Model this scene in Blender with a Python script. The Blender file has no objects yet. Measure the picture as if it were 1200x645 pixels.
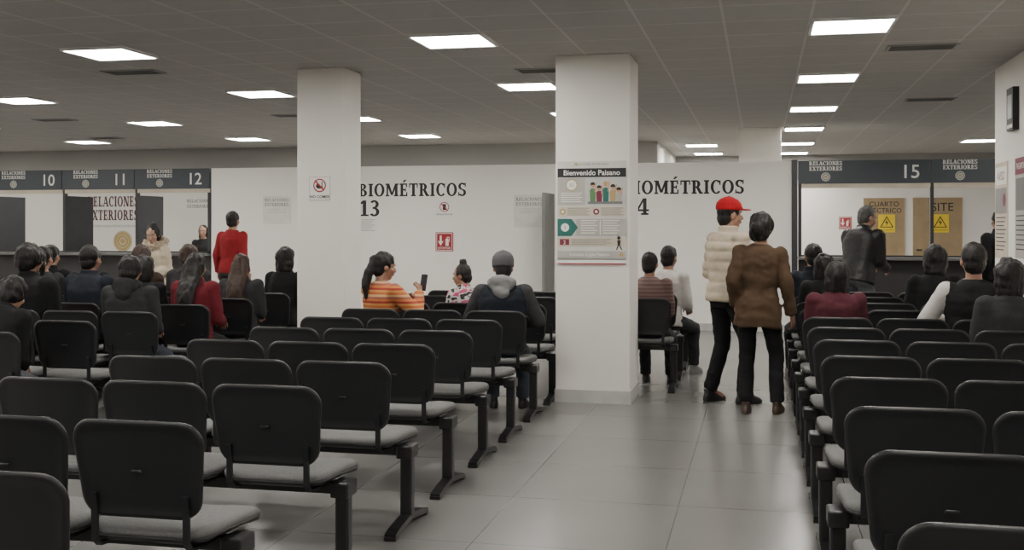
import bpy, bmesh, math, random
from mathutils import Vector, Matrix, noise
random.seed(3)
C = bpy.context; D = bpy.data
COL = C.scene.collection
V = Vector
pi = math.pi

# ------------------------------------------------------------------ materials
_m = {}
def mat(name, rgb, rough=0.6, metal=0.0, var=0.08, nscale=6.0, bump=0.0, bscale=40.0, emit=0.0, coat=0.0, spec=0.5):
    if name in _m: return _m[name]
    m = D.materials.new(name); m.use_nodes = True
    nt = m.node_tree; N = nt.nodes; L = nt.links
    b = N['Principled BSDF']
    b.inputs['Roughness'].default_value = rough
    b.inputs['Metallic'].default_value = metal
    b.inputs['Specular IOR Level'].default_value = spec
    tc = N.new('ShaderNodeTexCoord')
    no = N.new('ShaderNodeTexNoise'); no.inputs['Scale'].default_value = nscale; no.inputs['Detail'].default_value = 4
    L.new(tc.outputs['Object'], no.inputs['Vector'])
    cr = N.new('ShaderNodeValToRGB')
    lo = [max(0, c*(1-var)) for c in rgb]; hi = [min(1, c*(1+var)) for c in rgb]
    cr.color_ramp.elements[0].color = (*lo, 1); cr.color_ramp.elements[1].color = (*hi, 1)
    cr.color_ramp.elements[0].position = .3; cr.color_ramp.elements[1].position = .7
    L.new(no.outputs['Fac'], cr.inputs['Fac'])
    L.new(cr.outputs['Color'], b.inputs['Base Color'])
    if bump:
        n2 = N.new('ShaderNodeTexNoise'); n2.inputs['Scale'].default_value = bscale; n2.inputs['Detail'].default_value = 5
        L.new(tc.outputs['Object'], n2.inputs['Vector'])
        bu = N.new('ShaderNodeBump'); bu.inputs['Strength'].default_value = bump; bu.inputs['Distance'].default_value = .01
        L.new(n2.outputs['Fac'], bu.inputs['Height']); L.new(bu.outputs['Normal'], b.inputs['Normal'])
    if emit:
        b.inputs['Emission Color'].default_value = (*rgb, 1); b.inputs['Emission Strength'].default_value = emit
    _m[name] = m
    return m

def grid_mat(name, base, line, w, h, mortar, off, rough, var=.06, bump=.0, nscale=1.5, rvar=0.0, mul=.35):
    m = D.materials.new(name); m.use_nodes = True
    nt = m.node_tree; N = nt.nodes; L = nt.links; b = N['Principled BSDF']
    tc = N.new('ShaderNodeTexCoord'); mp = N.new('ShaderNodeMapping')
    mp.inputs['Location'].default_value = (off[0], off[1], 0)
    L.new(tc.outputs['Object'], mp.inputs['Vector'])
    br = N.new('ShaderNodeTexBrick'); br.offset = 0; br.squash = 1
    br.inputs['Scale'].default_value = 1; br.inputs['Brick Width'].default_value = w; br.inputs['Row Height'].default_value = h
    br.inputs['Mortar Size'].default_value = mortar; br.inputs['Mortar Smooth'].default_value = .1
    br.inputs['Color1'].default_value = (*[c*(1-var) for c in base], 1); br.inputs['Color2'].default_value = (*[c*(1+var) for c in base], 1)
    br.inputs['Mortar'].default_value = (*line, 1)
    L.new(mp.outputs['Vector'], br.inputs['Vector'])
    no = N.new('ShaderNodeTexNoise'); no.inputs['Scale'].default_value = nscale; no.inputs['Detail'].default_value = 6
    L.new(tc.outputs['Object'], no.inputs['Vector'])
    mx = N.new('ShaderNodeMix'); mx.data_type = 'RGBA'; mx.blend_type = 'MULTIPLY'; mx.inputs['Factor'].default_value = mul
    L.new(br.outputs['Color'], mx.inputs[6]); L.new(no.outputs['Fac'], mx.inputs[7])
    L.new(mx.outputs[2], b.inputs['Base Color'])
    mr = N.new('ShaderNodeMapRange'); mr.inputs['To Min'].default_value = rough-rvar; mr.inputs['To Max'].default_value = rough+rvar
    L.new(no.outputs['Fac'], mr.inputs['Value']); L.new(mr.outputs['Result'], b.inputs['Roughness'])
    bu = N.new('ShaderNodeBump'); bu.inputs['Strength'].default_value = .25; bu.inputs['Distance'].default_value = .004; bu.invert = True
    L.new(br.outputs['Fac'], bu.inputs['Height']); L.new(bu.outputs['Normal'], b.inputs['Normal'])
    return m

def stripe_mat(name, cols, period, rough=.9):
    m = D.materials.new(name); m.use_nodes = True
    nt = m.node_tree; N = nt.nodes; L = nt.links; b = N['Principled BSDF']; b.inputs['Roughness'].default_value = rough
    tc = N.new('ShaderNodeTexCoord'); sp = N.new('ShaderNodeSeparateXYZ'); L.new(tc.outputs['Object'], sp.inputs[0])
    a = N.new('ShaderNodeMath'); a.operation = 'MULTIPLY'; a.inputs[1].default_value = 1/period; L.new(sp.outputs['Z'], a.inputs[0])
    f = N.new('ShaderNodeMath'); f.operation = 'FRACT'; L.new(a.outputs[0], f.inputs[0])
    cr = N.new('ShaderNodeValToRGB'); cr.color_ramp.interpolation = 'CONSTANT'
    e = cr.color_ramp.elements
    e[0].position = 0; e[0].color = (*cols[0], 1); e[1].position = 1/len(cols); e[1].color = (*cols[1], 1)
    for i in range(2, len(cols)):
        x = e.new(i/len(cols)); x.color = (*cols[i], 1)
    L.new(f.outputs[0], cr.inputs[0]); L.new(cr.outputs[0], b.inputs['Base Color'])
    return m

def patch_mat(name, cols, scale):
    m = D.materials.new(name); m.use_nodes = True
    nt = m.node_tree; N = nt.nodes; L = nt.links; b = N['Principled BSDF']; b.inputs['Roughness'].default_value = .8
    tc = N.new('ShaderNodeTexCoord'); vo = N.new('ShaderNodeTexNoise'); vo.inputs['Scale'].default_value = scale
    L.new(tc.outputs['Object'], vo.inputs['Vector'])
    cr = N.new('ShaderNodeValToRGB'); cr.color_ramp.interpolation = 'CONSTANT'; e = cr.color_ramp.elements
    e[0].color = (*cols[0], 1); e[1].position = .45; e[1].color = (*cols[1], 1)
    x = e.new(.56); x.color = (*cols[2], 1)
    L.new(vo.outputs['Fac'], cr.inputs[0]); L.new(cr.outputs[0], b.inputs['Base Color'])
    return m

WALL = mat('wall_paint', (.81, .79, .74), .85, var=.02, nscale=.8, bump=.08, bscale=120)
WALLFAR = mat('wall_paint_far', (.80, .78, .74), .85, var=.03, nscale=.8)
WALLUP = mat('wall_upper_dark', (.31, .305, .29), .85, var=.03, nscale=.8)  # darker tone for the slabs over the upper far walls
PILLAR = mat('pillar_paint', (.74, .72, .67), .8, var=.03, nscale=1.2, bump=.08, bscale=90)
BASEB = mat('baseboard_tile', (.45, .445, .43), .45, var=.1)
FLOOR = grid_mat('floor_tile', (.190, .187, .182), (.10, .10, .098), .9, .9, .003, (.42, .35), .25, var=.03, rvar=.03, mul=.15)
CEIL = grid_mat('ceiling_tile', (.42, .41, .39), (.54, .53, .51), .59, .574, .010, (-.345, -.501), .9, var=.02, nscale=8, mul=.15)
DIFF = mat('diffuser', (1, .955, .89), .5, var=0, emit=51.0)
LFRAME = mat('light_frame', (.75, .75, .73), .5)
VENT = mat('vent_metal', (.30, .295, .285), .6); VENTD = mat('vent_dark', (.13, .13, .125), .9)
PLAS = mat('chair_plastic', (.0095, .010, .0115), .40, var=.1, bump=.06, bscale=300)
PADF = mat('chair_back_fabric', (.10, .10, .105), .95, var=.15, nscale=60, bump=.1, bscale=400)
CUSH = mat('seat_fabric', (.150, .152, .150), .9, var=.12, nscale=90, bump=.15, bscale=300)
STEEL = mat('black_steel', (.010, .010, .011), .38, metal=.0, var=.1)
CDARK = mat('counter_dark', (.025, .023, .024), .5); CHEAD = mat('counter_header', (.046, .056, .068), .5, var=.04)
CTOP = mat('countertop', (.13, .13, .125), .35); FRAME = mat('frame_dark', (.03, .03, .034), .45)
PANEL = mat('divider_panel', (.04, .042, .047), .6); PANELG = mat('divider_grey', (.16, .16, .155), .6)
INK = mat('ink', (.014, .014, .015), .6, var=0); WHITE = mat('print_white', (.78, .78, .75), .6, var=.02)
INKB = mat('ink_brown', (.085, .035, .028), .6, var=0)
GOLD = mat('gold_print', (.42, .31, .12), .5); RED = mat('sign_red', (.34, .012, .018), .5); GREYP = mat('print_grey', (.25, .24, .23), .7)
LGREY = mat('print_light_grey', (.50, .50, .48), .7); TEAL = mat('print_teal', (.015, .12, .10), .6); MAROON = mat('print_maroon', (.18, .02, .045), .6)
YEL = mat('sign_yellow', (.75, .55, .02), .5); WOOD = mat('door_wood', (.31, .225, .125), .5, var=.15, nscale=3)
BEIGE = mat('print_beige', (.56, .50, .39), .7); PGREEN = mat('print_green', (.1, .22, .09), .7)
PSKIN = mat('print_skin', (.5, .28, .16), .7); PLAQ = mat('plaque', (.70, .68, .64), .7)

# ------------------------------------------------------------------ helpers
def add(name, me, parent=None, loc=(0, 0, 0), rotz=0):
    o = D.objects.new(name, me); COL.objects.link(o)
    o.location = loc; o.rotation_euler = (0, 0, rotz)
    if parent: o.parent = parent
    return o
def tag(o, label, cat, group=None, kind=None):
    o['label'] = label; o['category'] = cat
    if group: o['group'] = group
    if kind: o['kind'] = kind
    return o
def bm_mesh(bm, mats, smooth=False):
    me = D.meshes.new('mesh'); bmesh.ops.recalc_face_normals(bm, faces=bm.faces)
    bm.to_mesh(me); bm.free()
    for m in (mats if isinstance(mats, (list, tuple)) else [mats]): me.materials.append(m)
    if smooth: me.polygons.foreach_set('use_smooth', [True]*len(me.polygons))
    return me
def bbox(bm, x0, x1, y0, y1, z0, z1, mi=0, bev=0, seg=2):
    r = bmesh.ops.create_cube(bm, size=1, matrix=Matrix.Translation(((x0+x1)/2, (y0+y1)/2, (z0+z1)/2)) @ Matrix.Diagonal((x1-x0, y1-y0, z1-z0, 1)))
    vs = r['verts']; fs = set(f for v in vs for f in v.link_faces)
    for f in fs: f.material_index = mi
    if bev:
        es = list(set(e for v in vs for e in v.link_edges))
        bmesh.ops.bevel(bm, geom=es, offset=bev, segments=seg, profile=.5, affect='EDGES')
def box(name, x0, x1, y0, y1, z0, z1, m, parent=None, bev=0, origin=None):
    bm = bmesh.new()
    o = V(origin) if origin else V((0, 0, 0))
    bbox(bm, x0-o.x, x1-o.x, y0-o.y, y1-o.y, z0-o.z, z1-o.z, 0, bev)
    return add(name, bm_mesh(bm, m), parent, o)

# ------------------------------------------------------------------ flat signs
def arc_pts(cx, cy, rx, ry, a0, a1, n):
    return [(cx+rx*math.cos(math.radians(a0+(a1-a0)*i/n)), cy+ry*math.sin(math.radians(a0+(a1-a0)*i/n))) for i in range(n+1)]
def g_arc(cx, cy, rx, ry, a0, a1, wx, wy, n=14):
    o = arc_pts(cx, cy, rx, ry, a0, a1, n); i = arc_pts(cx, cy, rx-wx, ry-wy, a0, a1, n)
    return [[o[k], o[k+1], i[k+1], i[k]] for k in range(n)]
def R(x0, y0, x1, y1): return [[(x0, y0), (x1, y0), (x1, y1), (x0, y1)]]
def serif(x0, x1, y): return R(x0-.08, y, x1+.08, y+.11)
def glyph(c):
    if c == ' ': return [], .4
    if c == 'I': return R(.12, 0, .34, 1)+serif(.12, .34, 0)+serif(.12, .34, .89), .5
    if c == 'B': return R(.12, 0, .34, 1)+R(.03, 0, .4, .11)+R(.03, .89, .4, 1)+R(.3, .47, .42, .57)+g_arc(.38, .765, .28, .235, -90, 90, .21, .11)+g_arc(.4, .27, .33, .27, -90, 90, .22, .11), .81
    if c == 'R': return R(.12, 0, .34, 1)+R(.03, .89, .4, 1)+serif(.12, .34, 0)+R(.3, .44, .42, .54)+g_arc(.38, .72, .3, .28, -90, 90, .22, .11)+[[(.36, .48), (.57, .52), (.82, .05), (.58, .05)]]+R(.6, 0, .88, .11), .9
    if c == 'O': return g_arc(.44, .5, .42, .52, 0, 360, .22, .11, 28), .91
    if c == 'C': return g_arc(.43, .5, .41, .52, 45, 318, .22, .11, 22)+R(.64, .64, .74, .97), .83
    if c == 'S': return g_arc(.36, .74, .31, .28, 30, 270, .2, .12)+g_arc(.36, .26, .31, .28, -150, 90, .2, .12)+R(.56, .7, .65, 1)+R(.05, 0, .14, .3), .75
    if c == 'L': return R(.12, 0, .34, 1)+serif(.12, .34, .89)+R(.04, 0, .68, .11)+R(.58, 0, .68, .32), .74
    if c in 'EÉ':
        g = R(.12, 0, .34, 1)+R(.04, 0, .68, .11)+R(.04, .89, .65, 1)+R(.3, .45, .54, .56)+R(.58, 0, .68, .32)+R(.55, .7, .65, 1)+R(.47, .37, .56, .64)
        if c == 'É': g = g+[[(.28, 1.08), (.42, 1.08), (.62, 1.28), (.42, 1.28)]]
        return g, .77
    if c == 'T': return R(.29, 0, .51, 1)+serif(.29, .51, 0)+R(.04, .89, .76, 1)+R(.04, .66, .13, 1)+R(.67, .66, .76, 1), .81
    if c == 'M': return R(.12, 0, .25, 1)+R(.8, 0, 1.02, 1)+[[(.1, 1), (.35, 1), (.64, .1), (.48, .1)], [(.48, .1), (.64, .1), (.98, 1), (.82, 1)]]+R(.03, .89, .3, 1)+R(.85, .89, 1.1, 1)+R(.04, 0, .34, .11)+R(.72, 0, 1.1, .11), 1.14
    if c == 'N': return R(.12, 0, .24, 1)+R(.7, 0, .82, 1)+[[(.1, 1), (.36, 1), (.82, 0), (.58, 0)]]+R(.03, .89, .3, 1)+R(.6, .89, .9, 1)+R(.03, 0, .33, .11), .93
    if c == 'A': return [[(.08, 0), (.19, 0), (.47, 1), (.36, 1)], [(.33, 1), (.55, 1), (.87, 0), (.63, 0)]]+R(.2, .26, .7, .37)+R(0, 0, .28, .11)+R(.54, 0, .94, .11), .93
    if c == 'X': return [[(.06, 0), (.2, 0), (.78, 1), (.64, 1)], [(.06, 1), (.31, 1), (.83, 0), (.57, 0)]]+R(0, 0, .28, .11)+R(.48, 0, .88, .11)+R(0, .89, .38, 1)+R(.54, .89, .84, 1), .89
    if c == '1': return R(.22, 0, .46, 1)+R(.06, 0, .62, .11)+[[(.22, 1), (.22, .8), (.04, .72), (.04, .84)]], .66
    if c == '3': return g_arc(.33, .75, .31, .27, -90, 150, .21, .12)+g_arc(.33, .27, .35, .29, -150, 90, .22, .12)+R(.22, .46, .36, .58), .74
    if c == '4': return R(.42, 0, .63, 1)+R(.02, .22, .78, .34)+[[(.02, .3), (.16, .3), (.54, 1), (.42, 1)]]+R(.3, 0, .75, .11), .8
    return [], .5

class Flat:
    """flat printed thing facing -Y in its own frame"""
    def __init__(s): s.v = []; s.f = []; s.mi = []; s.m = []; s.k = 0
    def _mat(s, m):
        if m not in s.m: s.m.append(m)
        return s.m.index(m)
    def poly(s, pts, m, lay=1):
        b = len(s.v); s.k += 1
        y = -.0012*lay-.0000015*s.k
        a = sum(pts[i][0]*pts[(i+1) % len(pts)][1]-pts[(i+1) % len(pts)][0]*pts[i][1] for i in range(len(pts)))
        if a < 0: pts = pts[::-1]
        s.v += [(p[0], y, p[1]) for p in pts]; s.f.append(list(range(b, b+len(pts)))); s.mi.append(s._mat(m))
    def rect(s, x0, x1, z0, z1, m, lay=1): s.poly([(x0, z0), (x1, z0), (x1, z1), (x0, z1)], m, lay)
    def disc(s, x, z, r, m, lay=1, rz=None): s.poly(arc_pts(x, z, r, rz or r, 0, 345, 23), m, lay)
    def ring(s, x, z, r, w, m, lay=1):
        for p in g_arc(x, z, r, r, 0, 360, w, w, 24): s.poly(p, m, lay)
    def slab(s, t, x, z, h, m, lay=1, sx=1.0, center=False):
        W = sum(glyph(c)[1] for c in t)*h*sx
        if center: x -= W/2
        for c in t:
            g, a = glyph(c)
            for p in g: s.poly([(x+q[0]*h*sx, z+q[1]*h) for q in p], m, lay)
            x += a*h*sx
    def text(s, t, x, z, size, m, lay=2, center=True, bold=0, sx=1):
        cu = D.curves.new('t', 'FONT'); cu.body = t; cu.size = size; cu.offset = bold*size; cu.resolution_u = 3
        if center: cu.align_x = 'CENTER'
        o = D.objects.new('t', cu); COL.objects.link(o)
        me = D.meshes.new_from_object(o.evaluated_get(C.evaluated_depsgraph_get()))
        b = len(s.v); s.k += 1
        s.v += [(x+v.co.x*sx, -.0012*lay-.0000015*s.k, z+v.co.y) for v in me.vertices]
        i = s._mat(m)
        for p in me.polygons:
            s.f.append([b+k for k in p.vertices]); s.mi.append(i)
        D.objects.remove(o); D.curves.remove(cu); D.meshes.remove(me)
    def board(s, x0, x1, z0, z1, m, th=.006):
        b = len(s.v)
        for y in (0, th):
            s.v += [(x0, y, z0), (x1, y, z0), (x1, y, z1), (x0, y, z1)]
        fs = [(0, 1, 2, 3), (5, 4, 7, 6), (4, 5, 1, 0), (1, 5, 6, 2), (2, 6, 7, 3), (4, 0, 3, 7)]
        i = s._mat(m)
        for f in fs: s.f.append([b+k for k in f]); s.mi.append(i)
    def done(s, name, loc=(0, 0, 0), parent=None, rotz=0):
        me = D.meshes.new(name); me.from_pydata(s.v, [], s.f)
        for m in s.m: me.materials.append(m)
        me.polygons.foreach_set('material_index', s.mi)
        return add(name, me, parent, loc, rotz)

# ------------------------------------------------------------------ room shell
H = 2.93
def struct(o, lab): o['kind'] = 'structure'; o['label'] = lab; o['category'] = lab.split()[-1]; return o
struct(box('floor', -15.2, 6.2, -4.2, 23.5, -.1, 0, FLOOR), 'polished large grey square tile floor')
struct(box('ceiling', -15.2, 6.2, -4.2, 23.5, H, H+.1, CEIL), 'suspended grey tile grid ceiling')
struct(box('wall_back', -8.44, .44, 16.05, 16.17, 0, 2.40, WALL), 'off white partition wall with printed lettering wall')
struct(box('wall_far', -15.1, -1.7, 19.0, 19.1, 0, H, WALLFAR), 'white wall behind the service counters wall')
struct(box('wall_far_dark_slab', -15.0, -1.7, 18.9, 19.0, 2.36, H, WALLUP), 'added dark grey slab over the upper far wall trim')  # slab added to darken the top of the far wall
struct(box('wall_jog', -1.8, -1.7, 19.1, 23.3, 0, H, WALLFAR), 'white side return wall')
struct(box('wall_end', -1.7, 6.1, 23.3, 23.4, 0, H, WALLFAR), 'white wall with two wooden doors wall')
struct(box('wall_end_dark_slab', -1.7, 6.0, 23.2, 23.3, 2.42, H, WALLUP), 'dark grey slab over the top of the door wall trim')  # same darker slab, across the top of the end wall
struct(box('wall_left', -15.1, -15.0, -4.1, 19.0, 0, H, WALL), 'off white side wall')
struct(box('wall_right', 2.12, 6.1, -4.1, 10.95, 0, H, WALL), 'off white wall with posters wall')
struct(box('wall_side', 6.0, 6.1, 10.95, 23.3, 0, H, WALL), 'off white side wall')
struct(box('wall_front', -15.1, 2.12, -4.2, -4.1, 0, H, WALL), 'off white wall')
struct(box('baseboard_back', -8.44, .44, 16.03, 16.05, 0, .1, BASEB), 'grey tile baseboard')
struct(box('baseboard_right', 2.105, 2.12, -4.1, 10.95, 0, .12, BASEB), 'grey tile baseboard')
struct(box('trim_1', .44, .52, 16.0, 16.2, 0, 2.42, FRAME), 'dark metal partition end post trim')

def pillar(x0, x1, y0, y1, lab):
    p = box('pillar', x0, x1, y0, y1, 0, H, PILLAR, origin=((x0+x1)/2, (y0+y1)/2, 0), bev=.006)
    tag(p, lab, 'pillar')
    box('baseboard', x0-.008-(x0+x1)/2, x1+.008-(x0+x1)/2, y0-.008-(y0+y1)/2, y1+.008-(y0+y1)/2, 0, .11, BASEB, p)
pillar(-1.684, -1.055, 9.24, 9.88, 'thick square off-white pillar carrying the welcome poster')
pillar(-4.139, -3.676, 9.5, 9.92, 'slim square off-white pillar with a no eating sign')
pillar(-.295, .31, 16.65, 17.25, 'square pillar behind the partition wall')

# ------------------------------------------------------------------ ceiling lights and vents
bm = bmesh.new()
a = .285
for x0, x1, y0, y1 in ((-a, a, -a, -a+.02), (-a, a, a-.02, a), (-a, -a+.02, -a+.02, a-.02), (a-.02, a, -a+.02, a-.02)):
    bbox(bm, x0, x1, y0, y1, -.022, 0)
fr_me = bm_mesh(bm, LFRAME)
bm = bmesh.new(); bbox(bm, -a+.02, a-.02, -a+.02, a-.02, -.016, -.004); di_me = bm_mesh(bm, DIFF)
lights = []
for y in (-.36, 2.51, 5.38, 8.25, 11.1, 13.97, 16.85):
    for x in (.64, -2.3, -5.25, -8.2, -11.15, -14.05):
        lights.append((x, y))
lights += [(3.6, 13.97), (3.6, 16.85), (3.6, 19.8), (.64, 19.8), (-1.0, 19.9), (-.98, 22.2), (.64, 22.4)]
for x, y in lights:
    o = add('ceiling_light', fr_me, None, (x, y, H)); tag(o, 'square recessed glowing white ceiling light panel', 'ceiling light', 'ceiling light panels')
    add('diffuser', di_me, o)
bm = bmesh.new(); bbox(bm, -.27, .27, -.13, .13, -.01, 0, 0)
for i in range(8): bbox(bm, -.245, .245, -.115+i*.03, -.115+i*.03+.012, -.013, -.009, 1)
ve_me = bm_mesh(bm, [VENT, VENTD])
for x, y in ((-5.7, 9.33), (-9.3, 13.3), (-5.9, 13.44), (-1.92, 10.05), (1.27, 9.4), (1.89, 13.3), (-10.4, 16.2)):
    tag(add('ceiling_vent', ve_me, None, (x, y, H)), 'grey louvred rectangular air vent in ceiling', 'air vent', 'ceiling vents')

# ------------------------------------------------------------------ service counters
def counter(x0, x1, num, logo_x, num_x, lab, side=True, last=False):
    yf = 16.05; w = x1-x0
    e = D.objects.new('service_counter', None); COL.objects.link(e); e.location = (x0, yf, 0); e.empty_display_size = .2
    tag(e, lab, 'service counter')
    box('front_panel', .0, w, 0, .06, 0, 1.02, CDARK, e)
    box('countertop', .0, w, -.18, .5, 1.02, 1.06, CTOP, e, bev=.006)
    h = Flat(); h.board(0, w-.012, 2.08, 2.40, CHEAD, .1)
    h.slab('RELACIONES', logo_x-x0, 2.335, .056, WHITE, center=True); h.slab('EXTERIORES', logo_x-x0, 2.262, .056, WHITE, center=True)
    h.disc(logo_x-x0, 2.175, .062, LGREY, 1); h.ring(logo_x-x0, 2.175, .046, .008, CHEAD, 2); h.disc(logo_x-x0, 2.175, .02, GOLD, 2)
    if num: h.text(num, num_x-x0, 2.15, .26, WHITE, 1, bold=.008)
    h.done('header_sign', (0, -.02, 0), e)
    box('post', 0, .045, 0, .07, 1.06, 2.08, FRAME, e)
    if last: box('post', w-.045, w, 0, .07, 1.06, 2.08, FRAME, e)
    box('window_rail', .045, w, -.01, .05, 2.02, 2.08, BEIGE, e)
    box('window_rail', .045, w, .0, .05, 1.06, 1.085, FRAME, e)
    if side: box('side_panel', 0.005, .045, .07, .78, 0, 1.98, PANEL, e)
counter(-9.77, -8.46, '12', -9.33, -8.72, 'service window number 12 with slate header', last=True)
counter(-11.08, -9.77, '11', -10.65, -10.03, 'service window number 11 with slate header')
counter(-12.39, -11.08, '10', -11.98, -11.34, 'service window number 10 with slate header')
counter(.53, 2.28, '15', .90, 2.02, 'service window number 15 with slate header', side=False)
counter(2.28, 4.03, '', 2.66, 3.75, 'service window with slate header beside window 15', side=False, last=True)

p = box('divider_screen', -.02, .02, -.75, 0, 0, 1.96, PANELG); p.location = (-2.96, 16.04, 0); tag(p, 'grey freestanding divider screen against the partition', 'divider')

# ------------------------------------------------------------------ lettering / signs
f = Flat(); f.slab('BIOMÉTRICOS', 0, 0, .195, INK, sx=1.0); f.slab('13', .02, -.30, .24, INK)
o = f.done('wall_lettering', (-5.99, 16.048, 1.94)); tag(o, 'black slab serif lettering BIOMÉTRICOS 13 on the partition', 'lettering')
f = Flat(); f.slab('BIOMÉTRICOS', 0, 0, .195, INK, sx=1.0); f.slab('14', .02, -.30, .24, INK)
o = f.done('wall_lettering', (-1.92, 16.048, 1.95)); tag(o, 'black slab serif lettering BIOMÉTRICOS 14 on the partition', 'lettering')
f = Flat(); f.slab('RELACIONES', 0, .26, .195, INKB, sx=.70); f.slab('EXTERIORES', 0, 0, .195, INKB, sx=.70)
f.text('SECRETARÍA DE RELACIONES EXTERIORES', .0, -.13, .055, GREYP, center=False)
o = f.done('wall_lettering', (-12.58, 18.996, 1.60)); tag(o, 'large dark RELACIONES EXTERIORES lettering on white wall', 'lettering')
f = Flat(); f.board(-.32, .32, -.03, .20, WALLFAR, .003); f.slab('RELACIONES', 0, .10, .06, GREYP, center=True); f.slab('EXTERIORES', 0, 0, .06, GREYP, center=True)
o = f.done('wall_lettering', (-10.25, 18.996, 1.83)); tag(o, 'small grey RELACIONES EXTERIORES lettering on white wall', 'lettering')
f = Flat(); f.disc(0, 0, .2, GOLD, 1); f.ring(0, 0, .19, .015, BEIGE, 2); f.ring(0, 0, .13, .01, BEIGE, 2); f.disc(0, 0, .07, BEIGE, 2); f.disc(0, 0, .05, GOLD, 3)
o = f.done('wall_emblem', (-11.83, 18.996, 1.20)); tag(o, 'round gold seal emblem on the white wall', 'emblem')

def plaque(x, w, z0, z1, lab):
    f = Flat(); f.board(-w/2, w/2, 0, z1-z0, PLAQ)
    f.slab('RELACIONES', 0, z1-z0-.09, .05, GREYP, center=True); f.slab('EXTERIORES', 0, z1-z0-.16, .05, GREYP, center=True)
    for k in range(3): f.rect(-w*.35, w*.35, z1-z0-.21-k*.03, z1-z0-.203-k*.03, LGREY)
    tag(f.done('wall_plaque', (x, 16.044, z0)), lab, 'plaque')
plaque(-7.33, .46, 1.52, 1.96, 'pale RELACIONES EXTERIORES plaque near the red-shirted man')
plaque(-3.32, .46, 1.47, 1.95, 'pale RELACIONES EXTERIORES plaque beside the divider screen')

f = Flat(); f.board(-.14, .14, 0, .24, WHITE)
for k in range(7): f.rect(-.11, .11-.03*(k % 3), .2-k*.027, .208-k*.027, GREYP)
tag(f.done('paper_notice', (-5.83, 16.044, 1.38)), 'small white printed paper notice on the partition', 'paper notice')

f = Flat(); f.board(-.13, .13, 0, .24, WHITE)
f.ring(0, .145, .075, .012, RED, 2); f.rect(-.025, .025, .1, .19, INK, 1); f.poly([(-.06, .195), (-.048, .205), (.06, .095), (.048, .085)], RED, 3)
f.text('APAGAR CELULAR', 0, .025, .03, INK, bold=.01)
tag(f.done('prohibition_sign', (-4.62, 16.044, 1.63)), 'white sign with red crossed circle over a phone', 'sign')

def ext_sign(x, y, z, lab, k=1.0):
    f = Flat(); f.board(-.145*k, .145*k, 0, .3*k, RED)
    r = lambda a, b, c, d, l=2: f.rect(a*k, b*k, c*k, d*k, WHITE, l)
    for q in ((-.13, .13, .278, .287), (-.13, .13, .013, .022), (-.13, -.121, .013, .287), (.121, .13, .013, .287)): r(*q)
    r(.02, .07, .085, .18); f.disc(.045*k, .18*k, .025*k, WHITE, 2); r(.038, .085, .215, .226); r(.078, .087, .15, .226)
    f.poly([(-.105*k, .16*k), (-.015*k, .16*k), (-.06*k, .085*k)], WHITE, 2); r(-.075, -.045, .16, .25)
    f.text('EXTINTOR', 0, .038*k, .042*k, WHITE, 3, bold=.01)
    tag(f.done('fire_extinguisher_sign', (x, y, z)), lab, 'sign')
ext_sign(-4.62, 16.044, 1.11, 'red and white EXTINTOR fire extinguisher sign', .95)
ext_sign(1.69, 23.294, 1.42, 'red extinguisher sign beside the wooden doors', .85)

f = Flat(); f.board(-.105, .105, 0, .225, WHITE)
for a0, a1, b0, b1 in ((-.1, .1, .216, .219), (-.1, .1, .006, .009), (-.1, -.097, .006, .219), (.097, .1, .006, .219)): f.rect(a0, a1, b0, b1, RED, 1)
f.ring(0, .14, .062, .011, RED, 3); f.disc(-.015, .135, .022, INK, 1); f.rect(-.02, .03, .112, .13, INK, 1); f.rect(.018, .027, .105, .175, INK, 1)
f.poly([(-.05, .18), (-.04, .19), (.05, .1), (.04, .09)], RED, 4); f.text('NO COMER', 0, .025, .036, INK, 2, bold=.02)
tag(f.done('prohibition_sign', (-3.915, 9.494, 1.72)), 'white NO COMER sign with red crossed circle on pillar', 'sign')

f = Flat(); W = .58
PDG = mat('print_dark_grey', (.16, .165, .16), .7); PWG = mat('print_warm_grey', (.40, .385, .35), .7)
PB = mat('print_panel', (.58, .57, .53), .7)
f.board(0, W, .05, .87, PB)
f.slab('RELACIONES EXTERIORES', W/2, .835, .018, GREYP, center=True); f.disc(.16, .844, .012, GOLD)
f.rect(0, W, .735, .81, INK, 1); f.text('Bienvenido Paisano', W/2, .752, .062, WHITE, 2, bold=.012)
f.rect(0, .235, .50, .732, PWG, 1); f.rect(.235, W, .50, .732, LGREY, 1); f.disc(.12, .67, .045, WHITE, 2); f.ring(.12, .67, .05, .008, GOLD, 3); f.text('30', .12, .655, .045, GOLD, 3)
for k in range(5): f.rect(.03, .21-.02*(k % 2), .598-k*.018, .604-k*.018, WHITE, 3)
for i, (px, ph, c) in enumerate(((.30, .17, PGREEN), (.355, .14, MAROON), (.41, .18, TEAL), (.47, .15, GOLD), (.52, .12, PWG))):
    z0 = .525
    f.poly([(px-.022, z0), (px+.022, z0), (px+.026, z0+ph*.58), (px+.012, z0+ph*.68), (px-.012, z0+ph*.68), (px-.026, z0+ph*.58)], c, 2)
    f.disc(px, z0+ph*.84, .018, PSKIN, 3, .021); f.poly(arc_pts(px, z0+ph*.87, .021, .02, -10, 190, 10), INK if i != 2 else GOLD, 4)
    f.poly([(px+.014, z0+ph*.5), (px+.024, z0+ph*.5), (px+.034, z0+ph), (px+.026, z0+ph)], PSKIN, 3)
f.rect(.26, .55, .51, .53, PDG, 4)
for x0, c in ((.01, GOLD), (.295, MAROON)):
    f.rect(x0, x0+.275, .405, .485, BEIGE, 2); f.disc(x0+.035, .445, .026, c, 3); f.disc(x0+.035, .445, .012, WHITE, 4)
    for k in range(5): f.rect(x0+.075, x0+.26-.02*(k % 2), .472-k*.014, .477-k*.014, PDG, 3)
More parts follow.
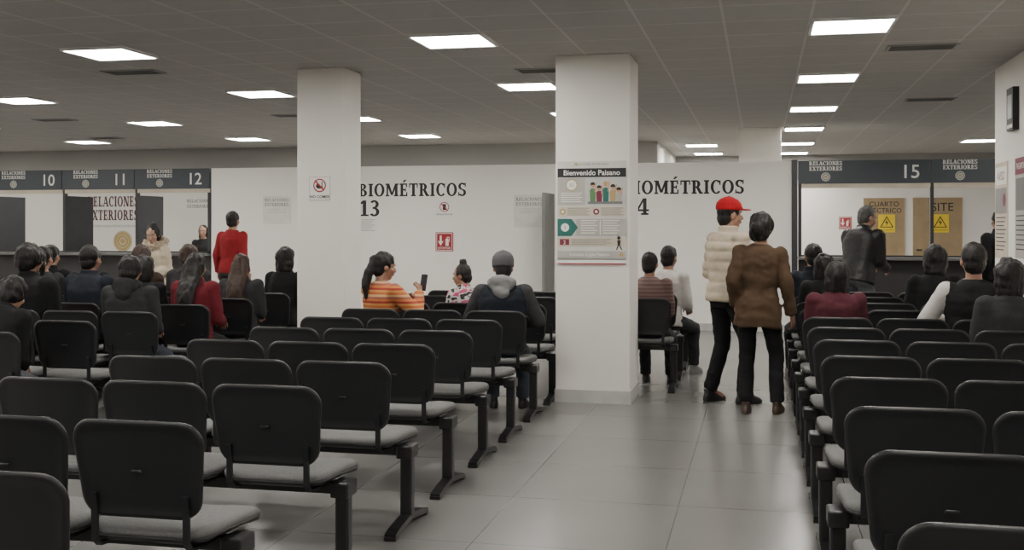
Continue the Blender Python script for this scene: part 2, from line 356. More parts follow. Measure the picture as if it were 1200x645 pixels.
f.rect(.0, W, .24, .385, LGREY, 1); f.rect(.16, W, .24, .385, PWG, 2); f.rect(.36, .366, .25, .375, WHITE, 3)
f.poly([(0, .24), (.12, .24), (.175, .3125), (.12, .385), (0, .385)], TEAL, 3); f.disc(.065, .3125, .035, WHITE, 4); f.text('1', .065, .295, .05, TEAL, 5)
for i in range(2):
    for k in range(6): f.rect(.2+.185*i, .34+.185*i-.02*(k % 2), .368-k*.021, .374-k*.021, WHITE, 3)
f.rect(.0, W, .155, .225, BEIGE, 1); f.rect(.02, .10, .165, .215, MAROON, 2); f.text('2', .06, .172, .045, WHITE, 3)
for k in range(4): f.rect(.12, .45-.03*(k % 2), .208-k*.014, .213-k*.014, PDG, 2)
f.disc(.52, .225, .014, INK, 2); f.poly([(.505, .205), (.535, .205), (.53, .165), (.51, .165)], INK, 2)
f.poly([(.51, .165), (.52, .165), (.505, .125), (.495, .125)], INK, 2); f.poly([(.52, .165), (.53, .165), (.55, .125), (.54, .125)], INK, 2)
f.rect(.0, W, .055, .115, PWG, 2); f.text('Consulta la guía Paisano', .27, .075, .035, WHITE, 3); f.disc(.54, .085, .018, GOLD, 4)
f.rect(0, W, .0, .045, WHITE, 1); f.rect(0, W, .002, .012, RED, 2); f.rect(0.0, W, .04, .047, GREYP, 2)
tag(f.done('welcome_poster', (-1.665, 9.232, 1.165)), 'Bienvenido Paisano poster with black title band on pillar', 'poster')

f = Flat(); f.board(0, .52, 0, .86, BEIGE)
f.rect(.03, .49, .66, .82, WHITE, 1); f.text('AVISO', .26, .7, .11, MAROON, 2, bold=.01); f.rect(.03, .49, .4, .63, GREYP, 1)
for k in range(9): f.rect(.05, .46-.04*(k % 3), .36-k*.036, .37-k*.036, INK, 1)
f.disc(.4, .52, .06, MAROON, 2)
tag(f.done('information_poster', (2.114, 10.92, 1.2), None, -pi/2), 'printed notice poster with maroon title on wall', 'poster')
f = Flat(); f.board(0, .5, 0, .84, PWG); f.rect(.0, .5, .7, .84, MAROON, 1); f.text('PASAPORTE', .25, .745, .075, WHITE, 2)
f.rect(.03, .47, .4, .67, PDG, 1)
for k in range(8): f.rect(.04, .45-.05*(k % 3), .35-k*.04, .36-k*.04, INK, 1)
tag(f.done('information_poster', (2.114, 10.10, 1.22), None, -pi/2), 'grey printed poster with maroon heading on wall', 'poster')
f = Flat(); f.board(0, .24, 0, .36, INK, .05); f.rect(.02, .22, .02, .05, WHITE, 1); f.rect(.04, .2, .1, .3, mat('smoke', (.06, .06, .07), .3), 1)
tag(f.done('wall_display_box', (2.07, 10.22, 2.3), None, -pi/2), 'small black wall-mounted box with white base strip', 'wall box')

for n, (x0, x1, t) in enumerate(((2.04, 2.82, 'CUARTO'), (2.98, 3.9, 'SITE'))):
    d = box('door_%d' % (n+1), x0, x1, 23.26, 23.3, 0, 2.05, WOOD, origin=(x0, 23.28, 0)); struct(d, 'light brown wooden door')
    box('handle', .06, .16, -.07, -.02, 1.0, 1.03, STEEL, d)
    f = Flat(); w = x1-x0
    f.text(t, 0, .0, .14 if n == 0 else .23, INK, 1, bold=.004)
    if n == 0: f.text('ELÉCTRICO', 0, -.125, .13, INK, 1, bold=.004)
    tag(f.done('door_lettering', ((x0+x1)/2+.09*n, 23.255, 1.88 if n == 0 else 1.79)), ('black CUARTO ELÉCTRICO' if n == 0 else 'black SITE')+' lettering on wooden door', 'lettering')
    f = Flat(); f.board(-.16, .16, 0, .36, YEL); f.poly([(-.13, .1), (.13, .1), (0, .33)], INK, 1); f.poly([(-.1, .115), (.1, .115), (0, .295)], YEL, 2)
    f.poly([(.01, .27), (-.035, .19), (.0, .19), (-.01, .13), (.035, .21), (.0, .21)], INK, 3); f.text('RIESGO ELÉCTRICO', 0, .04, .032, INK, 2)
    tag(f.done('warning_sign', ((x0+x1)/2+.05, 23.25, 1.36)), 'yellow electrical hazard triangle sign on wooden door', 'sign')

# ------------------------------------------------------------------ benches
def rr(hw, hb, z0, z1, r, n=6):
    pts = []
    for cx, cz, a0 in ((hw-r, z1-r, 0), (-hw+r, z1-r, 90), (-hb+r, z0+r, 180), (hb-r, z0+r, 270)):
        for i in range(n+1):
            a = math.radians(a0+90*i/n); pts.append((cx+r*math.cos(a), cz+r*math.sin(a)))
    return pts
def layered(layers, fn, capA=True, capB=True):
    bm = bmesh.new(); rings = []
    for pts, d in layers: rings.append([bm.verts.new(fn(p[0], p[1], d)) for p in pts])
    n = len(rings[0])
    for a, b in zip(rings, rings[1:]):
        for i in range(n): bm.faces.new((a[i], a[(i+1) % n], b[(i+1) % n], b[i]))
    for ring, do in ((rings[0], capA), (rings[-1], capB)):
        if do:
            c = bm.verts.new(sum((v.co for v in ring), V())/n)
            for i in range(n): bm.faces.new((ring[i], ring[(i+1) % n], c))
    bmesh.ops.recalc_face_normals(bm, faces=bm.faces)
    return bm
PITCH = .505
TILT = math.radians(9)
def backfn(x, z, d):
    y = d+.36*x*x
    return V((x, y*math.cos(TILT)-z*math.sin(TILT), z*math.cos(TILT)+y*math.sin(TILT)))
bk = layered([(rr(.242-i, .224-i, 0+i, .340-i, max(.02, .078-i*.6)), d) for i, d in ((.05, -.004), (.026, -.004), (.018, -.008), (.009, -.009), (.002, -.006), (0, -.002), (0, .002), (.006, .004))], backfn)
bbox(bk, -.02, .02, -.034, -.024, .158, .170, 0, .003)
BACK = bm_mesh(bk, PLAS, True)
BPAD = bm_mesh(layered([(rr(.236-i, .218-i, .006+i, .334-i, max(.02, .073-i*.6)), d) for i, d in ((0, .003), (0, .007), (.008, .013), (.03, .018), (.1, .020))], backfn), PADF, True)
def seatfn(x, y, d): return V((x, y, d+.25*x*x-max(0, y-.33)*.35))
CUSHM = bm_mesh(layered([(rr(.240-i, .232-i, .0+i, .44-i, max(.02, .07-i*.5)), d) for i, d in ((.01, -.008), (0, .0), (0, .014), (.008, .025), (.03, .031), (.09, .033))], seatfn), CUSH, True)
SHELLM = bm_mesh(layered([(rr(.241-i, .233-i, -.003+i, .443-i, max(.02, .075-i*.5)), d) for i, d in ((.07, -.035), (.03, -.028), (.006, -.016), (0, -.006), (.01, -.002))], seatfn), PLAS, True)
def tube(bm, pts, w, t, mi=0):
    prev = None
    for i, p in enumerate(pts):
        a = V(pts[max(0, i-1)]); b = V(pts[min(len(pts)-1, i+1)]); d = (b-a).normalized(); n = V((-d.y, d.x))*t/2
        q = [bm.verts.new((x, p[0]+s*n.x, p[1]+s*n.y)) for x, s in ((-w/2, -1), (w/2, -1), (w/2, 1), (-w/2, 1))]
        if prev:
            for k in range(4): bm.faces.new((prev[k], prev[(k+1) % 4], q[(k+1) % 4], q[k]))
        else: bm.faces.new(q)
        prev = q
    bm.faces.new(prev[::-1])
bm = bmesh.new(); tube(bm, [(.26, .405), (.10, .40), (.02, .405), (-.004, .43), (-.004, .47), (-.005, .53), (-.016, .59)], .024, .010); BRK = bm_mesh(bm, PLAS, False)
bm = bmesh.new(); bbox(bm, -.03, .03, .19, .25, .05, .40, 0, .01)
tube(bm, [(-.04, .015), (.02, .03), (.14, .045), (.22, .055), (.3, .045), (.42, .03), (.48, .015)], .055, .03)
bbox(bm, -.03, .03, -.05, -.01, 0, .02, 0, .004); bbox(bm, -.03, .03, .45, .49, 0, .02, 0, .004)
bbox(bm, -.04, .04, .16, .28, .345, .41, 0, .008)
LEG = bm_mesh(bm, STEEL)
BEAM = {}
for n in (2, 3):
    bm = bmesh.new(); L2 = n*PITCH/2; bbox(bm, -L2, L2, .195, .245, .355, .405, 0, .004); BEAM[n] = bm_mesh(bm, STEEL)
masters = {}
def bench(x, y, n, lab):
    if n not in masters:
        parts = [('beam', BEAM[n], (0, 0, 0))]
        for i in range(n):
            sx = (i-(n-1)/2)*PITCH
            parts += [('seat_shell', SHELLM, (sx, .03, .435)), ('seat_cushion', CUSHM, (sx, .03, .435)), ('backrest', BACK, (sx, 0.01, .505)), ('backrest_pad', BPAD, (sx, 0.01, .505)),
                      ('support_bracket', BRK, (sx-.17, 0.01, 0)), ('support_bracket', BRK, (sx+.17, 0.01, 0))]
        parts += [('leg', LEG, (-n*PITCH/2+.005, 0, 0)), ('leg', LEG, (n*PITCH/2-.005, 0, 0))]
        e = D.objects.new('waiting_bench', None); COL.objects.link(e); e.empty_display_size = .2
        ch = []
        for nm, me, l in parts: ch.append(add(nm, me, e, l))
        masters[n] = (e, ch)
        root = e
    else:
        e, ch = masters[n]
        root = e.copy(); COL.objects.link(root)
        for c in ch:
            k = c.copy(); k.parent = root; COL.objects.link(k)
    root.location = (x, y, 0)
    tag(root, lab, 'bench', 'waiting benches in rows')
dxs = {0: -.04, 1: -.06, 3: .02, 9: -.06, 10: -.06}
dys = {1: -.05}
for k in range(11): bench(-2.475+dxs.get(k, 0), 2.6+.81*k + (.09 if k >= 9 else 0)+dys.get(k, 0), 3, 'black three-seat waiting bench with grey cushions')
for k in range(3): bench(-1.265, 9.98+.81*k, 2, 'black two-seat waiting bench behind the thick pillar')
for k in range(12): bench(1.045, 2.60+.8*k, 3, 'black three-seat waiting bench with grey cushions')
for k in range(7):
    bench(-5.16, 5.98+.8*k, 3, 'black three-seat waiting bench with grey cushions')
    if k > 0: bench(-6.72, 5.98+.8*k, 3, 'black three-seat waiting bench with grey cushions')

# ------------------------------------------------------------------ people
def rotz(a): return Matrix.Rotation(a, 3, 'Z')
def cone(bm, p0, r0, p1, r1, c0=True, c1=True):
    p0 = V(p0); p1 = V(p1); d = p1-p0; L = d.length
    if L > 1e-5:
        q = V((0, 0, 1)).rotation_difference(d.normalized()).to_matrix().to_4x4()
        bmesh.ops.create_cone(bm, cap_ends=True, segments=14, radius1=r0, radius2=r1, depth=L, matrix=Matrix.Translation((p0+p1)/2) @ q)
    if c0: bmesh.ops.create_uvsphere(bm, u_segments=14, v_segments=8, radius=r0*.995, matrix=Matrix.Translation(p0))
    if c1: bmesh.ops.create_uvsphere(bm, u_segments=14, v_segments=8, radius=r1*.995, matrix=Matrix.Translation(p1))
def ell(bm, M, c, r):
    bmesh.ops.create_uvsphere(bm, u_segments=20, v_segments=12, radius=1, matrix=M @ Matrix.Translation(c) @ Matrix.Diagonal((*r, 1)))
def loft(bm, M, rings, n=22):
    allr = []
    for (x, y, z, rx, ry) in rings:
        allr.append([bm.verts.new(M @ V((x+rx*math.cos(2*pi*i/n), y+ry*math.copysign(abs(math.sin(2*pi*i/n))**.9, math.sin(2*pi*i/n)), z))) for i in range(n)])
    for a, b in zip(allr, allr[1:]):
        for i in range(n): bm.faces.new((a[i], a[(i+1) % n], b[(i+1) % n], b[i]))
    bm.faces.new(allr[0][::-1]); bm.faces.new(allr[-1])
def remesh(bm, m, voxel=.012, smooth=3, amp=0, freq=(9, 9, 9), puff=0):
    bmesh.ops.recalc_face_normals(bm, faces=bm.faces)
    me = D.meshes.new('t'); bm.to_mesh(me); bm.free()
    o = D.objects.new('t', me); COL.objects.link(o)
    md = o.modifiers.new('r', 'REMESH'); md.mode = 'VOXEL'; md.voxel_size = voxel
    if smooth:
        sm = o.modifiers.new('s', 'SMOOTH'); sm.iterations = smooth; sm.factor = .5
    new = D.meshes.new_from_object(o.evaluated_get(C.evaluated_depsgraph_get()))
    D.objects.remove(o); D.meshes.remove(me)
    if amp or puff:
        nr = [v.normal.copy() for v in new.vertices]
        for v, n in zip(new.vertices, nr):
            c = v.co
            d = amp*(noise.noise(V((c.x*freq[0], c.y*freq[1], c.z*freq[2])))+.5*noise.noise(V((c.x*freq[0]*2.3, c.y*freq[1]*2.3, c.z*freq[2]*2.3))))
            if puff: d += puff*(abs(math.sin(pi*c.z/.085))**.6-.6)
            v.co = c+n*d
    new.materials.clear(); new.materials.append(m)
    new.polygons.foreach_set('use_smooth', [True]*len(new.polygons))
    return new
def ik(a, t, l1, l2, pole):
    d = t-a; L = min(d.length, (l1+l2)*.995); u = d.normalized()
    pr = (l1*l1-l2*l2+L*L)/(2*L); h = math.sqrt(max(1e-6, l1*l1-pr*pr))
    p = (pole-u*pole.dot(u)).normalized()
    return a+u*pr+p*h, a+u*L
def hand(bm, w, d, n, side, s, curl=.5):
    d = d.normalized(); n = (n-d*n.dot(d)).normalized(); x = d.cross(n)*side
    B = Matrix((x, d, n)).transposed().to_4x4()
    ell(bm, Matrix.Translation(w+d*.045*s) @ B, (0, 0, 0), (.04*s, .052*s, .016*s))
    for i, (L, off) in enumerate(((.072, .031), (.080, .0105), (.074, -.0105), (.058, -.031))):
        L *= s; b = w+d*(.083-.004*(i == 3))*s+x*off*s
        d1 = (d*math.cos(curl)+n*math.sin(curl)+x*off*1.5); d1.normalize()
        d2 = (d*math.cos(curl*2.4)+n*math.sin(curl*2.4)).normalized()
        m1 = b+d1*L*.5; cone(bm, b-d*.02*s, .0088*s, m1, .0082*s); cone(bm, m1, .0082*s, m1+d2*L*.5, .0068*s)
    tb = w+d*.022*s+x*.03*s; t1 = tb+(x*.75+d*.7+n*.35).normalized()*.038*s; t2 = t1+(x*.25+d*.9+n*.5).normalized()*.03*s
    cone(bm, tb, .013*s, t1, .0105*s); cone(bm, t1, .0105*s, t2, .0085*s)

SK = {0: mat('skin_a', (.33, .18, .12), .55, var=.05), 1: mat('skin_b', (.27, .14, .09), .55, var=.05), 2: mat('skin_c', (.40, .24, .165), .55, var=.05)}
EYEW = mat('eye_white', (.7, .68, .64), .3, var=0); EYED = mat('eye_dark', (.02, .012, .01), .2, var=0); LIP = mat('lips', (.28, .09, .07), .5)
def cloth(name, rgb, rough=.9, var=.12): return mat(name, rgb, rough, var=var, nscale=14, bump=.18, bscale=90, spec=.25)
HAIRB = mat('hair_black', (.008, .0065, .006), .5, var=.3, nscale=30, bump=.5, bscale=120, spec=.35)
HAIRD = mat('hair_brown', (.032, .016, .010), .5, var=.3, nscale=30, bump=.5, bscale=120, spec=.35)
HAIRG = mat('hair_grey', (.05, .047, .044), .55, var=.3, nscale=30, bump=.5, bscale=120)
SHOE = mat('shoe_black', (.012, .012, .012), .4); SHOEB = mat('shoe_brown', (.05, .03, .02), .45); SHOEG = mat('shoe_grey', (.2, .2, .2), .6)

def person(label, x, y, yaw=0, s=1.0, mode='sit', top=None, topname='jacket', thick=.02, long=0, puff=0, pants=None, shoes=None, hair='short', hairm=None,
           wr=None, lean=.08, head=(0, 0), feet=None, skin=0, female=False, vest=None, hood=None, cap=None, brim=True, fur=None, curl=.5, seatz=.468, pn=None, wide=1.0, side=0.0, pole=None, wrinkle=.007):
    S = s
    base = {'sit': V((0, 0, seatz+.118*S)), 'stand': V((0, 0, .93*S))}[mode]
    RU = Matrix.Rotation(-lean, 3, 'X') @ Matrix.Rotation(side, 3, 'Y')
    MU = Matrix.Translation(base) @ RU.to_4x4() @ Matrix.Scale(S, 4) @ Matrix.Translation((0, 0, -.93))
    U = lambda a, b, c: MU @ V((a, b, c))
    fw = .93 if female else 1.0
    fw *= wide
    shw = .172*fw
    HR = (rotz(head[0]) @ Matrix.Rotation(head[1], 3, 'X'))
    nt = U(0, .012, 1.49)
    MH = Matrix.Translation(nt) @ (RU @ Matrix.Rotation(lean*.8, 3, 'X')).to_4x4() @ HR.to_4x4() @ Matrix.Scale(S, 4)
    MG = Matrix.Translation(nt) @ Matrix.Rotation(-lean*.7, 4, 'X') @ rotz(head[0]*.7).to_4x4() @ Matrix.Scale(S, 4)
    sh = {k: U(k*shw, 0, 1.375) for k in (-1, 1)}
    if wr is None:
        wr = {k: (V((k*.13, .30, base.z/S+.10)) if mode == 'sit' else V((k*.235, .05, .86))) for k in (-1, 1)}
    else: wr = {-1: V(wr[0]), 1: V(wr[1])}
    el = {}; we = {}
    for k in (-1, 1):
        pl = V((k*pole[0], pole[1], pole[2])) if pole else (V((k*.4, -.8, -.5)) if mode == 'sit' else V((k*.25, -1, -.4)))
        el[k], we[k] = ik(sh[k], wr[k]*S, .285*S, .25*S, pl)
    hp = {k: base+V((k*.09*S*fw, 0, -.02*S)) for k in (-1, 1)}
    if feet is None: feet = [(-.12, .44, 0), (.12, .44, 0)] if mode == 'sit' else [(-.11, 0, 0), (.11, .02, 0)]
    ft = {-1: V(feet[0]), 1: V(feet[1])}
    kn = {}; an = {}
    for k in (-1, 1):
        f_ = V((ft[k].x*S if mode != 'sit' else ft[k].x, ft[k].y*S, ft[k].z+.085*S))
        kn[k], an[k] = ik(hp[k], f_, .43*S, .42*S, V((k*.15, 1, .35)))
    TR = [(0, .0, .815, .13, .10), (0, 0, .86, .155*fw, .115), (0, 0, .93, .16*fw, .118), (0, 0, 1.06, .135*fw, .10), (0, .0, 1.18, .148*fw, .11), (0, 0, 1.30, .165*fw, .115), (0, -.005, 1.37, .152*fw, .09), (0, -.005, 1.42, .095, .07), (0, 0, 1.46, .055, .055)]
    bm = bmesh.new()
    loft(bm, MU, TR)
    cone(bm, U(0, -.005, 1.42), .056*S, MH @ V((0, -.012, .06)), .054*S)
    ell(bm, MH, (0, -.002, .118), (.077, .096, .102)); ell(bm, MH, (0, .03, .06), (.058, .064, .078)); ell(bm, MH, (0, .062, .005), (.028, .026, .024))
    ell(bm, MH, (0, .075, .125), (.055, .022, .02))
    cone(bm, MH @ V((0, .09, .105)), .009*S, MH @ V((0, .112, .068)), .014*S); ell(bm, MH, (0, .092, .035), (.026, .012, .012))
    for k in (-1, 1):
        ell(bm, MH, (k*.079, -.005, .085), (.011, .02, .031)); ell(bm, MH, (k*.04, .065, .065), (.022, .025, .025))
        cone(bm, sh[k], .052*S, el[k], .038*S); cone(bm, el[k], .038*S, we[k], .026*S)
        cone(bm, hp[k], .085*S, kn[k], .056*S); cone(bm, kn[k], .056*S, an[k], .036*S)
        cone(bm, an[k], .036*S, an[k]+V((0, .11*S, -.045*S)), .03*S)
        d = (we[k]-el[k]).normalized()
        n = V(pn[(k+1)//2]) if pn else (V((0, .2, -1)) if mode == 'sit' else V((-k, .3, 0)))
        if abs(n.normalized().dot(d)) > .95: n = n+V((-k*.7, .4, .2))
        hand(bm, we[k]+d*.005*S, d, n, k, S, curl)
    body = add('person', remesh(bm, SK[skin], .0085 if S > .7 else .007, 1), None, (x, y, 0), yaw)
    tag(body, label, 'person')
    if pants:
        bm = bmesh.new(); t = .014
        loft(bm, MU, [(0, 0, .80, .13+t, .10+t), (0, 0, .86, .157*fw+t, .115+t), (0, 0, .93, .16*fw+t, .118+t), (0, 0, 1.03, .14*fw+t, .105+t)])
        for k in (-1, 1):
            cone(bm, hp[k], .096*S, kn[k], .070*S)
            d = (an[k]-kn[k]); cone(bm, kn[k], .070*S, kn[k]+d*.98, .060*S, True, False)
        add('trousers', remesh(bm, pants, .012, 3, .008, (7, 7, 16)), body)
    for k in (-1, 1):
        bm = bmesh.new(); a_ = an[k]; z = a_.z-.085*S
        M = Matrix.Translation((a_.x, a_.y, z)) @ rotz(-k*.12).to_4x4() @ Matrix.Scale(S, 4)
        loft(bm, M, [(0, .055, .0, .044, .125), (0, .055, .02, .046, .13), (0, .045, .045, .043, .115), (0, .01, .075, .038, .065), (0, -.015, .105, .038, .045)], 18)
        add('shoe', remesh(bm, shoes or SHOE, .008, 1), body)
    def garment(m, th, sleeves, lo, flare=0.0, hi=1.45, nm='jacket', amp=.007, pf=0):
        bm = bmesh.new()
        rg = []
        for (a, b, c, rx, ry) in TR:
            if c >= max(lo, .86) and c <= hi:
                fl = flare*(.6 if c < .9 else .35 if c < 1 else 0)
                rg.append((a, b, c, rx+th+fl, ry+th+fl))
        rg.insert(0, (0, 0, lo, .155*fw+th+flare, .115+th+flare))
        rg.append((0, 0, 1.455, .068+th*.3, .066+th*.3))
        if nm == 'jacket' or nm == 'coat': rg.append((0, 0, 1.485, .066+th*.4, .066+th*.4))
        loft(bm, MU, rg)
        if sleeves:
            for k in (-1, 1):
                cone(bm, sh[k]+V((0, 0, -.005)), (.056+th*.7)*S, el[k], (.045+th*.7)*S); cone(bm, el[k], (.045+th*.7)*S, we[k]-(we[k]-el[k]).normalized()*.005, (.034+th*.6)*S, True, False)
        else:
            for k in (-1, 1): cone(bm, sh[k]+V((-k*.03, 0, -.01)), (.05+th*.7)*S, sh[k]+V((-k*.02, 0, -.05)), (.05+th*.7)*S, True, False)
        add(nm, remesh(bm, m, .012, 3, amp, (7, 7, 11), pf), body)
    lo = .85-long if mode == 'stand' else .85
    garment(top, thick, True, lo, .012+long*.25, nm=topname, pf=puff, amp=wrinkle)
    if vest: garment(vest, thick+.012, False, .88, 0, 1.43, 'vest', pf=.004)
    if hood:
        bm = bmesh.new(); ell(bm, MU, (0, -.105, 1.44), (.12, .06, .08)); ell(bm, MU, (-.075, -.05, 1.455), (.05, .075, .042)); ell(bm, MU, (.075, -.05, 1.455), (.05, .075, .042)); ell(bm, MU, (0, -.13, 1.37), (.075, .04, .07))
        add('hood', remesh(bm, hood, .012, 3, .012, (12, 12, 12)), body)
    if fur:
        bm = bmesh.new()
        for i in range(14):
            a = 2*pi*i/14; ell(bm, MU, (.135*math.cos(a), .11*math.sin(a)-.02, 1.45-.045*math.sin(a)), (.058, .05, .055))
        add('fur_collar', remesh(bm, fur, .01, 1, .026, (30, 30, 30)), body)
    hm = hairm or HAIRB
    bm = bmesh.new(); ha = .008
    ell(bm, MH, (0, -.018, .130), (.088, .098, .1))
    ell(bm, MH, (0, -.04, .07), (.076, .068, .078))
    z0 = thick
    if hair == 'bob': ell(bm, MH, (0, -.03, .11), (.102, .098, .112)); ell(bm, MH, (0, -.035, .045), (.108, .08, .10)); ell(bm, MH, (0, -.04, -.01), (.098, .07, .07)); ha = .013
    if hair == 'long':
        ell(bm, MH, (0, -.035, .09), (.1, .085, .115)); ha = .013
        loft(bm, MG, [(0, -.06, .12, .095, .055), (0, -.085, .0, .106, .055), (0, -.12-z0*.5, -.08, .11, .05), (0, -.14-z0, -.16, .106, .042), (0, -.145-z0, -.25, .092, .038), (.0, -.14-z0, -.34, .068, .025)])
    if hair == 'bun': ell(bm, MH, (0, -.04, .22), (.055, .05, .038)); ell(bm, MH, (0, -.025, .13), (.098, .098, .105)); ell(bm, MH, (0, -.04, .05), (.096, .07, .08))
    if hair == 'topbun': ell(bm, MH, (0, -.03, .245), (.042, .042, .038))
    if hair == 'lowbun': ell(bm, MH, (0, -.115, .085), (.06, .045, .055)); ell(bm, MH, (0, -.022, .125), (.102, .105, .112)); ell(bm, MH, (0, -.045, .05), (.09, .075, .08)); ha = .012
    if hair == 'pony':
        ell(bm, MH, (0, -.02, .13), (.092, .102, .104)); ell(bm, MH, (0, -.10, .15), (.04, .035, .04))
        a0 = MH @ V((0, -.11, .14)); a1 = MG @ V((0, -.14, .04)); a2 = MG @ V((0, -.15-z0*.5, -.07)); a3 = MG @ V((0, -.145-z0*.6, -.19))
        cone(bm, a0, .032*S, a1, .040*S); cone(bm, a1, .040*S, a2, .036*S); cone(bm, a2, .036*S, a3, .014*S); ha = .011
    if hair == 'thick': ell(bm, MH, (0, -.02, .12), (.102, .106, .112)); ell(bm, MH, (0, -.05, .07), (.088, .075, .08)); ha = .014
    add('hair', remesh(bm, hm, .009, 1, ha, (28, 28, 9)), body)
    if cap:
        bm = bmesh.new()
        lowz = .135 if brim else .10
        loft(bm, MH, [(0, -.01, lowz, .097, .112), (0, -.01, .16, .099, .114), (0, -.012, .195, .091, .104), (0, -.014, .225, .068, .077), (0, -.014, .245, .032, .036), (0, -.014, .25, .01, .01)])
        if brim: ell(bm, MH, (0, .12, .143), (.066, .075, .008))
        ell(bm, MH, (0, -.014, .252), (.008, .008, .006))
        add('cap', remesh(bm, cap, .007, 1), body)
    for k in (-1, 1):
        bm = bmesh.new(); ell(bm, MH, (k*.03, .082, .1), (.012, .01, .008)); n0 = len(bm.faces)
        ell(bm, MH, (k*.03, .088, .1), (.006, .006, .006))
        for i, f_ in enumerate(bm.faces):
            if i >= n0: f_.material_index = 1
        add('eye', bm_mesh(bm, [EYEW, EYED], True), body)
        bm = bmesh.new(); ell(bm, MH, (k*.032, .091, .122), (.02, .006, .0045)); add('eyebrow', bm_mesh(bm, hm, True), body)
    bm = bmesh.new(); ell(bm, MH, (0, .099, .036), (.022, .007, .006)); add('lips', bm_mesh(bm, LIP, True), body)
    return dict(body=body, we=we, el=el, MH=MH, MU=MU)

blk = cloth('cloth_black', (.009, .009, .010)); navy = cloth('cloth_navy', (.012, .015, .022)); dgrey = cloth('cloth_dark_grey', (.028, .028, .030)); mgrey = cloth('cloth_mid_grey', (.04, .04, .043))
brown = cloth('cloth_brown', (.066, .040, .023)); dbrown = cloth('cloth_dark_brown', (.035, .022, .015)); beige = cloth('cloth_beige', (.50, .43, .33)); red = cloth('cloth_red', (.22, .014, .018)); dred = cloth('cloth_dark_red', (.12, .012, .018))
white = cloth('cloth_white', (.50, .48, .45)); mauve = stripe_mat('mauve_stripe', [(.13, .075, .07), (.18, .12, .11)], .035); wine = cloth('cloth_wine', (.07, .016, .024))
lgrey = cloth('cloth_light_grey', (.19, .19, .19)); jeans = cloth('cloth_jeans', (.04, .048, .062)); jeansg = cloth('cloth_grey_jeans', (.09, .095, .105))
orange = stripe_mat('orange_stripe', [(.45, .11, .03), (.50, .25, .06), (.30, .03, .025), (.50, .16, .04), (.28, .08, .06), (.50, .32, .14)], .105)
leather = mat('leather_black', (.009, .0085, .0085), .5, var=.2, bump=.2, bscale=40, spec=.35); rcap = cloth('cap_red', (.42, .012, .018)); gcap = cloth('cap_grey', (.085, .085, .09))
furm = mat('fur', (.36, .29, .21), .95, var=.3, nscale=60, bump=.6, bscale=200); patt = patch_mat('child_pattern', [(.02, .02, .02), (.5, .48, .46), (.42, .06, .14)], 16)
rad = math.radians

# standing pair in the aisle
person('standing person in beige puffer jacket and red cap', -.27, 9.52, rad(-52), 1.0, 'stand', beige, 'jacket', .034, puff=.017, pants=blk, hair='short', cap=rcap, lean=.03, head=(-.25, -.03),
       wr=[(-.13, .20, 1.02), (.16, .22, 1.0)], pn=[(.8, 0, -.4), (-.8, 0, -.4)], feet=[(-.13, -.08, 0), (.12, .08, 0)], skin=0, wrinkle=.006)
person('standing person in long brown sweater and dark trousers', -.01, 9.02, rad(-8), .93, 'stand', brown, 'sweater', .022, long=.11, pants=blk, shoes=SHOEB, hair='lowbun', female=True, lean=.02,
       head=(-.25, -.05), wr=[(-.205, .07, .92), (.275, .04, .85)], feet=[(-.10, -.02, 0), (.15, .06, 0)], skin=1, wide=1.04, wrinkle=.012, side=.04)
# centre block
person('seated person in grey knit cap, grey hood and dark jacket', -1.97, 8.47, rad(6), .90, 'sit', mgrey, 'jacket', .03, pants=jeans, hair='short', cap=gcap, brim=False, hood=lgrey, vest=navy, lean=.12, head=(.2, -.15), wide=1.1, pole=(.8, -.5, -.3), wr=[(-.14, .30, .78), (.14, .30, .78)])
P = person('seated person in orange striped sweater holding a phone', -2.98, 8.47, rad(-30), .90, 'sit', orange, 'sweater', .024, pants=jeans, hair='pony', female=True, lean=.04, head=(-.35, -.15),
       wr=[(.05, .24, .98), (.22, .28, 1.06)], pn=[(.6, .2, .5), (-.8, .2, .3)], curl=.8, wide=1.08, skin=0, pole=(.6, -.4, -.8))
w = P['we'][1]; ph = box('phone', -.034, .034, -.004, .004, -.068, .068, mat('phone_black', (.02, .02, .025), .2), bev=.003)
ph.location = P['body'].matrix_basis @ (w+V((-.02, .065, .075))); ph.rotation_euler = (-.2, 0, rad(-28)); tag(ph, 'black smartphone held up by person in striped sweater', 'phone')
person('seated child in white, pink and black patterned jacket', -2.47, 9.28, rad(55), .77, 'sit', patt, 'jacket', .025, pants=blk, hair='topbun', female=True, lean=.1, head=(.5, -.1), wr=[(-.15, .32, .85), (.12, .32, .85)])
# behind the pillar
person('seated person in mauve striped sweater', -.99, 10.18, rad(-8), .87, 'sit', mauve, 'sweater', .026, pants=dgrey, hair='short', female=True, wide=1.1)
person('seated person in white shirt', -.90, 10.99, rad(-20), .92, 'sit', white, 'shirt', .026, pants=dgrey, hair='short', lean=.12, shoes=SHOEG)
